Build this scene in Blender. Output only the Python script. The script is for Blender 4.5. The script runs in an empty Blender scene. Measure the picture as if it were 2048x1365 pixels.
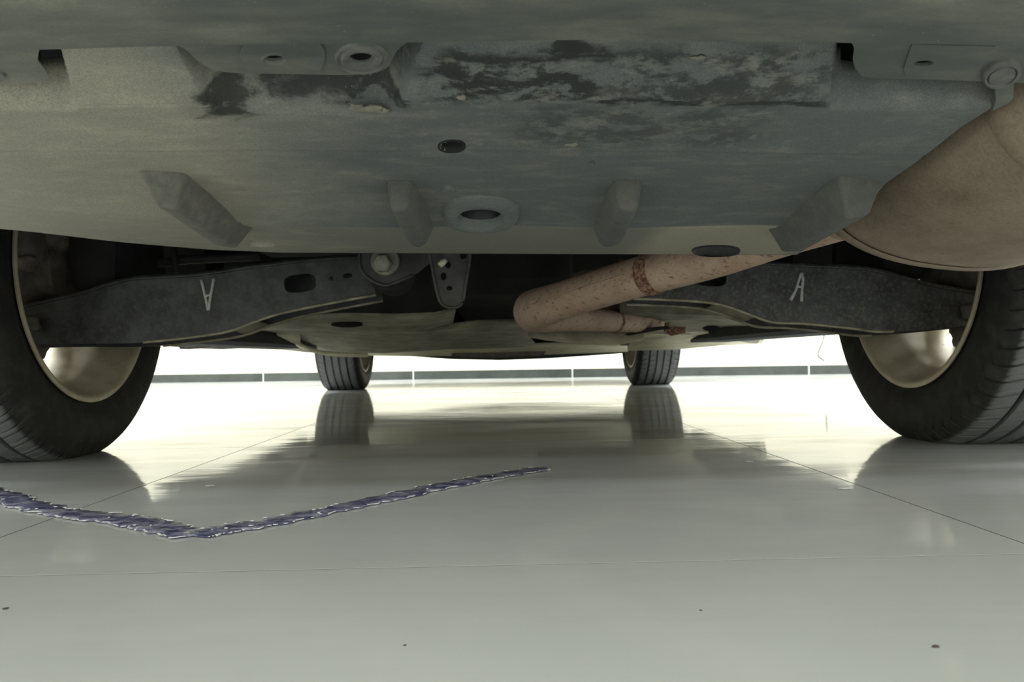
import bpy, bmesh, math, random
from mathutils import Vector, Matrix
from mathutils.geometry import tessellate_polygon
random.seed(7)
S = bpy.context.scene
C = S.collection
# ---------------------------------------------------------------- camera
FPX = 1610.0
YAW, PITCH, ROLL = .0208, .0202, -.0165
CAM = Vector((-.015, 0, .148))
Fw = Vector((math.sin(YAW)*math.cos(PITCH), math.cos(YAW)*math.cos(PITCH), math.sin(PITCH)))
Rt = Vector((math.cos(YAW), -math.sin(YAW), 0)); Up = Rt.cross(Fw)
R2 = math.cos(ROLL)*Rt + math.sin(ROLL)*Up
U2 = -math.sin(ROLL)*Rt + math.cos(ROLL)*Up
cd = bpy.data.cameras.new('camera'); cam = bpy.data.objects.new('camera', cd); C.objects.link(cam)
cam.matrix_world = Matrix(((R2.x, U2.x, -Fw.x, CAM.x), (R2.y, U2.y, -Fw.y, CAM.y), (R2.z, U2.z, -Fw.z, CAM.z), (0, 0, 0, 1)))
cd.sensor_width = 36; cd.lens = FPX/2048*36; cd.clip_start = .01
cd.dof.use_dof = True; cd.dof.focus_distance = .75; cd.dof.aperture_fstop = 18
S.camera = cam
# ---------------------------------------------------------------- light and exposure
S.view_settings.view_transform = 'Standard'; S.view_settings.look = 'None'
S.view_settings.gamma = 1; S.view_settings.use_curve_mapping = False
S.view_settings.exposure = -0.06
w = bpy.data.worlds.new('sky'); S.world = w; w.use_nodes = True
bg = w.node_tree.nodes['Background']; bg.inputs[0].default_value = (1, .945, .77, 1); bg.inputs[1].default_value = 2.9
CEIL_Z = 3.3
FILL_LAMP_W = 108  # power of each added ceiling panel
# ---------------------------------------------------------------- helpers
def at(px, py, Y):
    """point of the plane y = Y seen at this place of the photograph"""
    d = Fw + R2*((px-1024)/FPX) - U2*((py-682.5)/FPX)
    return CAM + d*((Y-CAM.y)/d.y)
def on_floor(px, py, z=0.0):
    d = Fw + R2*((px-1024)/FPX) - U2*((py-682.5)/FPX)
    return CAM + d*((z-CAM.z)/d.z)
def smooth(a, b, x):
    t = max(0., min(1., (x-a)/(b-a))); return t*t*(3-2*t)
def interp(tab, x):
    if x <= tab[0][0]: return tab[0][1]
    for (a, va), (b, vb) in zip(tab, tab[1:]):
        if x <= b: return va+(vb-va)*(x-a)/(b-a)
    return tab[-1][1]
def link(name, me, mat=None, parent=None, shade=None, label=None):
    o = bpy.data.objects.new(name, me); C.objects.link(o)
    if mat and not me.materials: me.materials.append(mat)
    if parent:
        o.parent = parent; o.matrix_parent_inverse = world_of(parent).inverted()
    if shade:
        for p in me.polygons: p.use_smooth = True
        if shade != 'all':
            try: me.set_sharp_from_angle(angle=math.radians(shade))
            except Exception: pass
    if label: o['label'] = label
    return o
def world_of(o):
    m = o.matrix_basis
    return m if not o.parent else world_of(o.parent) @ o.matrix_parent_inverse @ m
def mesh(verts, faces):
    me = bpy.data.meshes.new('m'); me.from_pydata([tuple(v) for v in verts], [], faces); me.update(); return me
def bm_mesh(bm, recalc=True):
    if recalc: bmesh.ops.recalc_face_normals(bm, faces=bm.faces)
    me = bpy.data.meshes.new('m'); bm.to_mesh(me); bm.free(); return me
def mod(o, kind, **kw):
    m = o.modifiers.new(kind.lower(), kind)
    for k, v in kw.items(): setattr(m, k, v)
    return m
def box_bm(bm, c, s, rot=None):
    r = bmesh.ops.create_cube(bm, size=1); m = Matrix.Translation(Vector(c)) @ (rot or Matrix()) @ Matrix.Diagonal((*s, 1))
    bmesh.ops.transform(bm, matrix=m, verts=r['verts'])
def box(c, s, bevel=0, seg=2, rot=None):
    bm = bmesh.new(); box_bm(bm, c, s, rot)
    if bevel: bmesh.ops.bevel(bm, geom=bm.edges[:], offset=bevel, segments=seg, affect='EDGES', profile=.5)
    return bm_mesh(bm)
def tube_into(bm, pts, rad, n=16, cap=True, up=Vector((0, 0, 1)), flat=1.0):
    rings = []; pts = [Vector(p) for p in pts]
    for i, p in enumerate(pts):
        t = (pts[min(i+1, len(pts)-1)]-pts[max(i-1, 0)]).normalized()
        u = up if abs(t.dot(up)) < .95 else Vector((1, 0, 0))
        a = t.cross(u).normalized(); b = a.cross(t)
        r = rad[i] if isinstance(rad, (list, tuple)) else rad
        rings.append([bm.verts.new(p+a*(r*math.cos(k*2*math.pi/n))+b*(r*flat*math.sin(k*2*math.pi/n))) for k in range(n)])
    for r0, r1 in zip(rings, rings[1:]):
        for k in range(n): bm.faces.new((r0[k], r0[(k+1) % n], r1[(k+1) % n], r1[k]))
    if cap: bm.faces.new(rings[0][::-1]); bm.faces.new(rings[-1])
def tube(pts, rad, n=16, cap=True, flat=1.0, up=Vector((0, 0, 1))):
    bm = bmesh.new(); tube_into(bm, pts, rad, n, cap, up, flat); return bm_mesh(bm)
def spline(pts, per=8):
    """Catmull-Rom through the points"""
    P = [Vector(p) for p in pts]; P = [P[0]*2-P[1]]+P+[P[-1]*2-P[-2]]; out = []
    for i in range(1, len(P)-2):
        for k in range(per):
            t = k/per; a, b, c, d = P[i-1:i+3]
            out.append(.5*((2*b)+(c-a)*t+(2*a-5*b+4*c-d)*t*t+(3*b-a-3*c+d)*t**3))
    return out+[P[-2]]
def plate(outline, holes=(), thick=(0, .004, 0)):
    """flat plate with real holes: loops of points, thickness as an offset vector"""
    loops = [[Vector(p) for p in outline]]+[[Vector(p) for p in h] for h in holes]
    tris = tessellate_polygon(loops); flat = [p for l in loops for p in l]; n = len(flat); t = Vector(thick)
    faces = [tuple(f) for f in tris]+[tuple(i+n for i in reversed(f)) for f in tris]; k = 0
    for l in loops:
        m = len(l)
        for i in range(m): faces.append((k+i, k+(i+1) % m, k+(i+1) % m+n, k+i+n))
        k += m
    bm = bmesh.new(); vs = [bm.verts.new(p) for p in flat+[p+t for p in flat]]
    for f in faces:
        try: bm.faces.new([vs[i] for i in f])
        except ValueError: pass
    return bm_mesh(bm)
def ring_px(cx, cy, rx, ry, n=20, rot=0, sq=2.0):
    out = []
    for k in range(n):
        a = k*2*math.pi/n; c, s = math.cos(a), math.sin(a)
        x = rx*math.copysign(abs(c)**(2/sq), c); y = ry*math.copysign(abs(s)**(2/sq), s)
        out.append((cx+x*math.cos(rot)-y*math.sin(rot), cy+x*math.sin(rot)+y*math.cos(rot)))
    return out
def lathe(profile, n=64, axis='X'):
    bm = bmesh.new(); rings = []
    for (x, r) in profile:
        rings.append([bm.verts.new((x, r*math.cos(k*2*math.pi/n), r*math.sin(k*2*math.pi/n))) for k in range(n)])
    for r0, r1 in zip(rings, rings[1:]):
        for k in range(n): bm.faces.new((r0[k], r0[(k+1) % n], r1[(k+1) % n], r1[k]))
    return bm, rings
# ---------------------------------------------------------------- materials
class NB:
    def __init__(s, name):
        s.m = bpy.data.materials.new(name); s.m.use_nodes = True; s.t = s.m.node_tree; s.n = s.t.nodes
        s.b = s.n['Principled BSDF']; s.tc = s.n.new('ShaderNodeTexCoord').outputs['Object']
    def l(s, a, b): s.t.links.new(a, b)
    def mapped(s, scale=(1, 1, 1), loc=(0, 0, 0), rot=(0, 0, 0)):
        m = s.n.new('ShaderNodeMapping'); m.inputs['Scale'].default_value = scale; m.inputs['Location'].default_value = loc; m.inputs['Rotation'].default_value = rot
        s.l(s.tc, m.inputs[0]); return m.outputs[0]
    def noise(s, scale, detail=6, rough=.55, vec=None, dist=0):
        n = s.n.new('ShaderNodeTexNoise'); n.inputs['Scale'].default_value = scale; n.inputs['Detail'].default_value = detail
        n.inputs['Roughness'].default_value = rough; n.inputs['Distortion'].default_value = dist
        s.l(vec if vec is not None else s.tc, n.inputs['Vector']); return n.outputs['Fac']
    def ramp(s, fac, stops):
        r = s.n.new('ShaderNodeValToRGB'); e = r.color_ramp.elements
        while len(e) < len(stops): e.new(.5)
        for el, (p, c) in zip(e, stops): el.position = p; el.color = (*c, 1) if len(c) == 3 else c
        s.l(fac, r.inputs[0]); return r.outputs[0]
    def step(s, fac, a, b):
        r = s.n.new('ShaderNodeMapRange'); r.interpolation_type = 'SMOOTHSTEP'
        r.inputs[1].default_value = a; r.inputs[2].default_value = b; s.l(fac, r.inputs[0]); return r.outputs[0]
    def math(s, op, a, b=None):
        n = s.n.new('ShaderNodeMath'); n.operation = op; n.use_clamp = op in ('ADD', 'SUBTRACT', 'MULTIPLY') and False
        for i, v in enumerate((a, b)):
            if v is None: continue
            if isinstance(v, (int, float)): n.inputs[i].default_value = v
            else: s.l(v, n.inputs[i])
        return n.outputs[0]
    def axis(s, k):
        x = s.n.new('ShaderNodeSeparateXYZ'); s.l(s.tc, x.inputs[0]); return x.outputs[k]
    def mix(s, fac, a, b, mode='MIX'):
        m = s.n.new('ShaderNodeMix'); m.data_type = 'RGBA'; m.blend_type = mode
        for sock, v in ((m.inputs[0], fac), (m.inputs[6], a), (m.inputs[7], b)):
            if isinstance(v, (int, float)): sock.default_value = v
            elif isinstance(v, tuple): sock.default_value = (*v, 1)
            else: s.l(v, sock)
        return m.outputs[2]
    def bump(s, h, strength=.2, dist=.002, prev=None):
        b = s.n.new('ShaderNodeBump'); b.inputs['Strength'].default_value = strength; b.inputs['Distance'].default_value = dist
        s.l(h, b.inputs['Height'])
        if prev is not None: s.l(prev, b.inputs['Normal'])
        return b.outputs[0]
    def done(s, col=None, rough=None, normal=None, **kw):
        if isinstance(col, tuple): s.b.inputs['Base Color'].default_value = (*col, 1)
        elif col is not None: s.l(col, s.b.inputs['Base Color'])
        if isinstance(rough, (int, float)): s.b.inputs['Roughness'].default_value = rough
        elif rough is not None: s.l(rough, s.b.inputs['Roughness'])
        if normal is not None: s.l(normal, s.b.inputs['Normal'])
        for k, v in kw.items(): s.b.inputs[k.replace('_', ' ')].default_value = v
        return s.m
M = {}
def simple(name, c, rough=.6, var=.3, scale=40, bump=.15, metal=0, c2=None, **kw):
    k = NB(name); f = k.noise(scale, 8, .6)
    hi = c2 or tuple(min(1, v*(1+var)) for v in c); lo = tuple(v*(1-var) for v in c)
    col = k.ramp(f, [(.3, lo), (.7, hi)])
    M[name] = k.done(col, rough, k.bump(k.noise(scale*6, 4), bump, .001), Metallic=metal, **kw)
    return M[name]
k = NB('fin_plastic'); f = k.noise(60, 9, .7); g = k.noise(350, 3, .7); lf = k.step(k.axis(0), -.15, -.32)
col = k.mix(k.math('MULTIPLY', k.math('ADD', k.math('MULTIPLY', k.step(f, .3, .85), .45), .2), k.math('ADD', k.math('ADD', k.math('MULTIPLY', g, .7), .05), k.math('MULTIPLY', lf, .55))), (.078, .084, .087), (.34, .32, .25))
M['fin'] = k.done(col, .75, k.bump(g, .35, .001), Specular_IOR_Level=.3)
k = NB('bumper_plastic'); f = k.noise(14, 7, .65, k.mapped((.5, 1.4, 1))); g = k.noise(500, 3, .7)
left = k.step(k.axis(0), -.12, -.3)
col = k.mix(k.math('MULTIPLY', k.math('ADD', k.step(f, .35, .8), k.math('MULTIPLY', left, .35)), k.math('ADD', g, .25)), (.088, .098, .093), (.27, .265, .205))
col = k.mix(k.math('MULTIPLY', k.step(k.noise(700, 1), .75, .8), .6), col, (.45, .43, .38))
M['bumper'] = k.done(col, .7, k.bump(g, .3, .0006), Specular_IOR_Level=.35)
k = NB('muffler_steel'); f = k.noise(22, 8, .65, k.mapped((1, .6, 1))); g = k.noise(300, 4, .7)
col = k.ramp(f, [(.25, (.15, .11, .075)), (.5, (.27, .215, .155)), (.75, (.34, .285, .215))])
col = k.mix(k.math('MULTIPLY', k.step(k.noise(55, 6, .7), .62, .72), .55), col, (.09, .05, .028))
col = k.mix(.35, col, k.ramp(g, [(.3, (.12, .09, .06)), (.7, (.40, .33, .25))]))
M['muffler'] = k.done(col, .62, k.bump(g, .2, .0008), Metallic=.15)
k = NB('exhaust_rust'); f = k.noise(30, 8, .65); g = k.noise(240, 5, .75); sp = k.noise(95, 7, .72, k.mapped((.8, 1, 1.5)))
col = k.ramp(f, [(.25, (.44, .28, .20)), (.5, (.60, .43, .32)), (.78, (.68, .55, .41))])
col = k.mix(k.math('MULTIPLY', k.step(sp, .55, .64), .85), col, (.11, .038, .02))
col = k.mix(.25, col, k.ramp(g, [(.3, (.16, .08, .05)), (.7, (.55, .42, .33))]))
M['exhaust'] = k.done(col, .7, k.bump(g, .35, .001))
k = NB('weld_rust'); g = k.noise(180, 6, .75)
M['weld'] = k.done(k.ramp(g, [(.36, (.05, .018, .01)), (.48, (.22, .10, .06)), (.6, (.48, .31, .22))]), .85, k.bump(g, .6, .002))
k = NB('arm_steel'); f = k.noise(28, 8, .65); g = k.noise(170, 6, .75)
col = k.mix(k.step(f, .3, .75), (.014, .016, .018), (.055, .059, .064))
col = k.mix(k.math('MULTIPLY', k.step(g, .48, .68), k.math('ADD', k.math('MULTIPLY', k.step(k.axis(0), .2, .3), .45), .2)), col, (.15, .135, .11))
M['arm'] = k.done(col, .5, k.bump(g, .3, .001), Metallic=.2)
k = NB('arm_edge'); f = k.noise(35, 6, .6)
M['arm_edge'] = k.done(k.ramp(f, [(.3, (.14, .125, .09)), (.7, (.38, .345, .25))]), .6, k.bump(k.noise(200), .3, .001))
k = NB('tyre_rubber'); f = k.noise(40, 8, .65); g = k.noise(260, 4, .7)
col = k.mix(k.math('MULTIPLY', k.step(f, .4, .8), g), (.016, .016, .016), (.075, .07, .062))
rr_ = k.math('SQRT', k.math('ADD', k.math('POWER', k.axis(1), 2.0), k.math('POWER', k.axis(2), 2.0)))
col = k.mix(k.math('MULTIPLY', k.step(rr_, .3045, .3085), k.math('ADD', k.math('MULTIPLY', g, .5), .5)), col, (.155, .16, .165))
M['tyre'] = k.done(col, .68, k.bump(g, .25, .001), Specular_IOR_Level=.35)
k = NB('rim_alloy'); f = k.noise(18, 7, .65); g = k.noise(200, 4, .7)
col = k.ramp(f, [(.3, (.42, .37, .27)), (.6, (.60, .545, .42)), (.8, (.68, .62, .49))])
col = k.mix(k.math('MULTIPLY', k.step(k.noise(45, 7, .7), .6, .7), .5), col, (.14, .085, .045))
M['rim'] = k.done(col, .5, k.bump(g, .2, .0008), Metallic=.25)
simple('black', (.012, .012, .013), .85, .4, 30)
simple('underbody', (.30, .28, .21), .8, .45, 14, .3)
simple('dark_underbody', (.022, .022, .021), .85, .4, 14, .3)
simple('pale_underbody', (.74, .69, .52), .7, .3, 10, .3)
simple('heat_shield', (.55, .50, .38), .55, .25, 25, .25, .1)
simple('bracket', (.05, .05, .05), .6, .5, 40, .3, .2)
simple('bolt', (.22, .215, .18), .55, .4, 60, .3, .4)
simple('cast_iron', (.12, .105, .09), .8, .5, 35, .5)
simple('chalk', (.42, .42, .42), .9, .2, 200, .2)
simple('plug', (.016, .018, .026), .45, .5, 60, .2)
simple('clip', (.12, .125, .115), .6, .4, 80, .2)
simple('mud', (.22, .205, .165), .9, .3, 60, .6)
simple('paint', (.03, .034, .038), .3, .1, 5, 0)
simple('car_glass', (.012, .014, .015), .08, .1, 5, 0)
simple('teal_plastic', (.015, .03, .032), .6, .3, 20)
simple('wall_paint', (.74, .73, .68), .8, .04, 3, .05)
simple('skirting', (.055, .062, .056), .45, .3, 12, .05)
simple('window_frame', (.10, .105, .10), .5, .1, 20, .05)
simple('pavement', (.72, .71, .68), .8, .08, 2, .1)
simple('fixture', (.7, .7, .7), .5, .05, 5, 0)
simple('thread', (.2, .19, .17), .8, .1, 50, 0)
simple('dirt', (.05, .042, .034), .9, .3, 200, .3)
simple('flake', (.62, .62, .60), .7, .1, 100, .2)
# polished floor tile
k = NB('tile'); big = k.noise(2.2, 5, .55); vein = k.noise(7, 7, .6, k.mapped((.5, 1.6, 1)), .5)
col = k.ramp(big, [(.3, (.425, .44, .43)), (.7, (.49, .50, .488))])
col = k.mix(k.math('MULTIPLY', k.step(vein, .5, .72), .35), col, (.50, .50, .475))
smudge = k.noise(5, 8, .66, k.mapped((.35, 1.2, 1)), .4)
rg = k.math('ADD', k.math('MULTIPLY', k.step(smudge, .4, .75), .07), .045)
nb = k.bump(k.noise(16, 3, .5, k.mapped((.5, 1.3, 1))), .06, .004)
M['tile'] = k.done(col, rg, nb, IOR=1.34)
p2 = k.n.new('ShaderNodeBsdfPrincipled'); p2.inputs['Roughness'].default_value = .36; p2.inputs['IOR'].default_value = 1.75; k.l(col, p2.inputs['Base Color']); k.l(nb, p2.inputs['Normal'])
ms = k.n.new('ShaderNodeMixShader'); k.l(k.math('ADD', k.math('MULTIPLY', k.step(smudge, .35, .75), .26), .30), ms.inputs[0]); k.l(k.b.outputs[0], ms.inputs[1]); k.l(p2.outputs[0], ms.inputs[2])
k.l(ms.outputs[0], k.n['Material Output'].inputs[0])
simple('grout', (.045, .042, .038), .9, .2, 60, .2)
k = NB('tape'); f = k.noise(75, 9, .76, k.mapped((.6, 1, 1))); g = k.noise(220, 4, .7)
col = k.ramp(f, [(.38, (.03, .03, .075)), (.47, (.08, .08, .155)), (.53, (.17, .17, .24)), (.62, (.33, .335, .37))])
M['tape'] = k.done(col, .38, k.bump(g, .5, .001))
# clear window glass
g = bpy.data.materials.new('glass'); g.use_nodes = True; t = g.node_tree; t.nodes.remove(t.nodes['Principled BSDF'])
tr = t.nodes.new('ShaderNodeBsdfTransparent'); gl = t.nodes.new('ShaderNodeBsdfGlossy'); gl.inputs['Roughness'].default_value = .02
fr = t.nodes.new('ShaderNodeFresnel'); fr.inputs[0].default_value = 1.2; mx = t.nodes.new('ShaderNodeMixShader')
tr.inputs[0].default_value = (.95, .97, .95, 1)
t.links.new(fr.outputs[0], mx.inputs[0]); t.links.new(tr.outputs[0], mx.inputs[1]); t.links.new(gl.outputs[0], mx.inputs[2])
t.links.new(mx.outputs[0], t.nodes['Material Output'].inputs[0]); M['glass'] = g
em = bpy.data.materials.new('lamp_diffuser'); em.use_nodes = True
em.node_tree.nodes['Principled BSDF'].inputs['Emission Color'].default_value = (1, .98, .95, 1)
em.node_tree.nodes['Principled BSDF'].inputs['Emission Strength'].default_value = 3; M['lamp'] = em
# ---------------------------------------------------------------- the setting
def struct(o, label=None, cat=None):
    o['kind'] = 'structure'
    if label: o['label'] = label
    if cat: o['category'] = cat
    return o
XL, XR, YB = -5.2, 5.2, -10.0
wl, wr = on_floor(300, 766), on_floor(1690, 748)       # foot of the window wall
slope = (wr.y-wl.y)/(wr.x-wl.x)
def wally(x): return wl.y+slope*(x-wl.x)
YF = wally(0)
floor = struct(link('floor', box((0, (YB+YF)/2, -.02515), (XR-XL, YF-YB+1.2, .05)), M['grout']), 'polished grey tile showroom floor under the car', 'floor')
# 0.81 m tiles laid square to the car
TX = (on_floor(0, 1076).x+on_floor(500, 894).x)/2; TX2 = (on_floor(2048, 1083).x+on_floor(1500, 897).x)/2
TS = TX2-TX; TY = on_floor(1024, 1131).y
bm = bmesh.new(); box_bm(bm, (0, 0, -.004), (TS-.0018, TS-.0018, .008))
tile_me = bm_mesh(bm); tile_me.materials.append(M['tile'])
# object coordinates restart on every tile, so each tile carries its own turn of the pattern
tile_ms = [tile_me]
nx0 = int(math.floor((XL-TX)/TS)); nx1 = int(math.ceil((XR-TX)/TS))
ny0 = int(math.floor((YB-TY)/TS)); ny1 = int(math.ceil((YF+.4-TY)/TS))
for i in range(nx0, nx1):
    for j in range(ny0, ny1):
        o = link('tile', tile_me, None, None); o.location = (TX+TS*(i+.5), TY+TS*(j+.5), 0)
        o.rotation_euler = (random.uniform(-.0002, .0002), random.uniform(-.0002, .0002), random.choice((0, math.pi)))
        o.parent = floor
# window wall at the far end: dark skirting rail in lengths, panes between posts
ang = math.atan(slope)
win = struct(link('window_1', bm_mesh((lambda b: (box_bm(b, (0, 0, CEIL_Z-.1), (10.6, .12, .2)), b)[1])(bmesh.new())), M['window_frame']), 'bright glazed showroom front beyond the car', 'window')
win.location = (0, YF, 0); win.rotation_euler = (0, 0, ang)
SK = .060
for x0 in range(-2, 3):
    pass
posts = [-5.3, -3.35, -1.13, 1.10, 3.3, 5.3]
for x in posts:
    o = link('post', box((x, 0, (SK+CEIL_Z)/2), (.06, .10, CEIL_Z-SK)), M['window_frame']); o.parent = win
for a, b in zip(posts, posts[1:]):
    o = link('pane', box(((a+b)/2, .0, (SK+CEIL_Z-.2)/2), (b-a-.06, .012, CEIL_Z-.2-SK)), M['glass']); o.parent = win
bb = struct(link('baseboard_back', box((0, -.0085, SK/2-.001), (10.6, .05, SK-.004)), M['flake']), 'low dark skirting strip along the foot of the window', 'skirting')
bb.location = (0, YF, 0); bb.rotation_euler = (0, 0, ang)
def wall_x(px):    # place along the wall of a joint seen at px
    d = Fw+R2*((px-1024)/FPX)-U2*((745-682.5)/FPX); t = (wally(0)-slope*0)/d.y
    return (CAM+d*t).x
js = [-5.3, -4.0, -2.9, -1.75, wall_x(824), wall_x(1145), wall_x(1587), 3.4, 4.5, 5.3]
for a, b in zip(js, js[1:]):
    o = link('skirting_length', box(((a+b)/2, -.012, SK/2), (b-a-.012, .05, SK), .002, 1), M['skirting']); o.parent = bb
def glazed(n, c, length, turn, label):
    """unseen side of the room, glazed to let in more sky: low plinth, header, posts, panes"""
    bm = bmesh.new(); box_bm(bm, (0, 0, .05), (length, .12, .10)); box_bm(bm, (0, 0, CEIL_Z-.15), (length, .12, .30))
    o = struct(link('window_%d' % n, bm_mesh(bm), M['window_frame']), label, 'window'); o.location = c; o.rotation_euler = (0, 0, turn)
    k_ = max(2, int(round(length/2.2))); xs_ = [-length/2+.03+i*(length-.06)/k_ for i in range(k_+1)]
    for x in xs_: link('post', box((x, 0, CEIL_Z/2), (.06, .11, CEIL_Z-.2)), M['window_frame']).parent = o
    for a, b in zip(xs_, xs_[1:]): link('pane', box(((a+b)/2, 0, CEIL_Z/2-.05), (b-a-.06, .012, CEIL_Z-.40)), M['glass']).parent = o
LEN = YF-YB+.4  # side and rear glazing added to bring low daylight under the car
glazed(2, (XL, (YB+YF)/2, 0), LEN, math.pi/2, 'unseen glazed side added for its light, left of the car')
glazed(3, (XR, (YB+YF)/2, 0), LEN, -math.pi/2, 'unseen glazed side added for its light, right of the car')
glazed(4, (0, YB, 0), XR-XL, math.pi, 'unseen glazed rear added for its light, behind the camera')
struct(link('ceiling', box((0, (YB+YF)/2, CEIL_Z+.05), (XR-XL+.2, YF-YB+.6, .1)), M['wall_paint']), 'flat pale ceiling over the car', 'ceiling')
struct(link('pavement', box((0, 0, -.12), (80, 80, .1)), M['pavement']), 'pale pavement outside the glazed walls', 'pavement')
lamp_words = {(x, y): '%s row, %s' % (r, c) for y, r in ((-4.4, 'nearest'), (-6.4, 'middle'), (-8.4, 'rearmost')) for x, c in ((-3.2, 'left'), (0, 'centre'), (3.2, 'right'))}
lamp_words.update({(x, y): '%s side of the car, %s' % (c, r) for x, c in ((-3.0, 'left'), (3.0, 'right')) for y, r in ((.9, 'by the rear wheel'), (2.2, 'by the doors'), (3.5, 'by the front wheel'))})
lamp_words.update({(x, 5.05): 'in front of the car, '+c for x, c in ((-3.0, 'left'), (0, 'centre'), (3.0, 'right'))})
for (x, y), wd in lamp_words.items():  # unseen panels added to brighten the floor around and under the car
    e = bpy.data.objects.new('added_ceiling_light', None); C.objects.link(e); e.location = (x, y, CEIL_Z-.001)
    e['label'] = 'added unseen ceiling light panel, '+wd; e['category'] = 'ceiling light'; e['group'] = 'added ceiling light panels'
    bm = bmesh.new()
    for (cx, cy, sx, sy) in ((0, .31, 1.24, .02), (0, -.31, 1.24, .02), (.61, 0, .02, .6), (-.61, 0, .02, .6)): box_bm(bm, (cx, cy, -.02), (sx, sy, .04))
    link('frame', bm_mesh(bm), M['fixture']).parent = e
    link('diffuser', box((0, 0, -.012), (1.2, .6, .012)), M['lamp']).parent = e
    ld = bpy.data.lights.new('lamp', 'AREA'); ld.shape = 'RECTANGLE'; ld.size = 1.2; ld.size_y = .6; ld.energy = FILL_LAMP_W; ld.color = (.91, .97, 1)
    lo = bpy.data.objects.new('lamp', ld); C.objects.link(lo); lo.location = (0, 0, -.03); lo.parent = e
# ---------------------------------------------------------------- the car
car = bpy.data.objects.new('car', None); C.objects.link(car); car.location = (0, 2.7, 0)
car['label'] = 'dusty underside of a parked car seen from behind at floor level'; car['category'] = 'car'
def part(name, me, mat, parent=car, shade=None, label=None): return link(name, me, M[mat], parent, shade, label)

# ---- rear undertray: sheet of moulded plastic, rising towards the bumper
ROWS = [  # (depth, [(px, py) along the crease])
    (.500, [(-700, 96), (0, 92), (300, 88), (830, 76), (1250, 72), (1700, 76), (2048, 84)]),
    (.560, [(-700, 222), (0, 216), (500, 207), (1100, 203), (1660, 208), (2000, 216)]),
    (.650, [(-700, 305), (0, 305), (700, 304), (1300, 305), (1900, 314)]),
    (.830, [(-700, 395), (0, 408), (300, 438), (560, 455), (1100, 456), (1700, 456)]),
    (1.03, [(-700, 420), (-200, 442), (0, 459), (250, 484), (420, 500), (560, 506), (1000, 508), (1400, 510), (1700, 510)])]
def row_depth(k, px):
    d = ROWS[k][0]
    if k == 4: d -= .12*smooth(480, 0, px)
    if k == 3: d -= .03*smooth(400, 0, px)
    return d
def tray_depth(px, py):
    ys = [interp(r[1], px) for r in ROWS]
    if py <= ys[0]: return row_depth(0, px)
    for i in range(4):
        if py <= ys[i+1]:
            t = (py-ys[i])/(ys[i+1]-ys[i]); return row_depth(i, px)*(1-t)+row_depth(i+1, px)*t
    return row_depth(4, px)
def tray(px, py, dz=0):
    p = at(px, py, tray_depth(px, py)); p.z += dz; return p
UMAX = [(60, 2200), (160, 2030), (215, 1988), (262, 1915), (305, 1858), (340, 1812), (372, 1768), (440, 1712), (480, 1640), (512, 1590)]
UMIN = [(60, -640), (210, -560), (305, -430), (440, -200), (512, -60)]
def lift(px, py):
    """moulded relief of the tray, in metres upwards (recess) or downwards (boss)"""
    z = 0
    below = smooth(226, 176, py)
    z += .075*smooth(122+(py-95)*.28, 92+(py-95)*.28, px)*below                                         # pocket for the left flange
    z += .060*smooth(345+(py-85)*.5, 410+(py-85)*.5, px)*smooth(846-(py-85)*.3, 800-(py-85)*.3, px)*smooth(232, 172, py)     # pocket for the middle flange
    z += .080*smooth(1672-(py-85)*.12, 1698-(py-85)*.12, px)*smooth(222, 172, py)
    e = ((px-962)/42)**2+((py-434)/16)**2
    z += .030*smooth(1.0, .8, e)                                                 # open drain
    e = ((px-450)/14)**2+((py-487)/4)**2; z += .008*smooth(1, .5, e)
    e = ((px-520)/30)**2+((py-490)/5)**2; z += .006*smooth(1, .5, e)
    e = ((px-1185)/7)**2+((py-328)/3.5)**2; z += .006*smooth(1, .5, e)
    # crud and waviness
    z += .0012*math.sin(px*.013+1)*math.sin(py*.031)
    return z
# tray plastic: charcoal plastic under road dust, dustier towards the left, stains of their own shape behind the bumper
k = NB('tray_plastic'); X = k.axis(0); Y = k.axis(1)
big = k.noise(9, 5, .6, k.mapped((1, 1.6, 1))); grain = k.noise(380, 4, .75); fine = k.noise(1100, 2, .6)
wob = k.math('MULTIPLY', k.math('SUBTRACT', k.noise(34, 8, .7, k.mapped((.7, 1.3, 1))), .5), .075)
wob2 = k.math('MULTIPLY', k.math('SUBTRACT', k.noise(40, 8, .7, k.mapped((.7, 1.3, 1), (3, 2, 1))), .5), .035)
Xw, Yw = k.math('ADD', X, wob), k.math('ADD', Y, wob2)
def blot(px0, py0, px1, py1, sx=.006, sy=.004, warp=True):
    a, b = tray((px0), (py0+py1)/2).x, tray(px1, (py0+py1)/2).x; ya, yb = tray_depth((px0+px1)/2, py0), tray_depth((px0+px1)/2, py1)
    xx, yy = (Xw, Yw) if warp else (X, Y)
    return k.math('MULTIPLY', k.math('MULTIPLY', k.step(xx, a-sx, a+sx), k.step(xx, b+sx, b-sx)), k.math('MULTIPLY', k.step(yy, ya-sy, ya+sy), k.step(yy, yb+sy, yb-sy)))
def add(*ms):
    o_ = ms[0]
    for m_ in ms[1:]: o_ = k.math('MAXIMUM', o_, m_)
    return o_
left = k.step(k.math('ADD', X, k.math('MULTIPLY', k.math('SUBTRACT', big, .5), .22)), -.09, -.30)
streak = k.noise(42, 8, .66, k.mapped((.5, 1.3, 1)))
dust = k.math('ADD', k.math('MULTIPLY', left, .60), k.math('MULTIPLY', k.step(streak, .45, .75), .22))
lip_dust_light = k.math('MULTIPLY', add(blot(1270, 454, 1640, 520, .03, .004, False), k.math('MULTIPLY', blot(560, 455, 1400, 520, .03, .003, False), .42), k.math('MULTIPLY', blot(470, 456, 660, 520, .03, .004, False), .6)), .75)  # tan dust on the lip, with light on the crease painted in
dust = add(dust, lip_dust_light)
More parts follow.
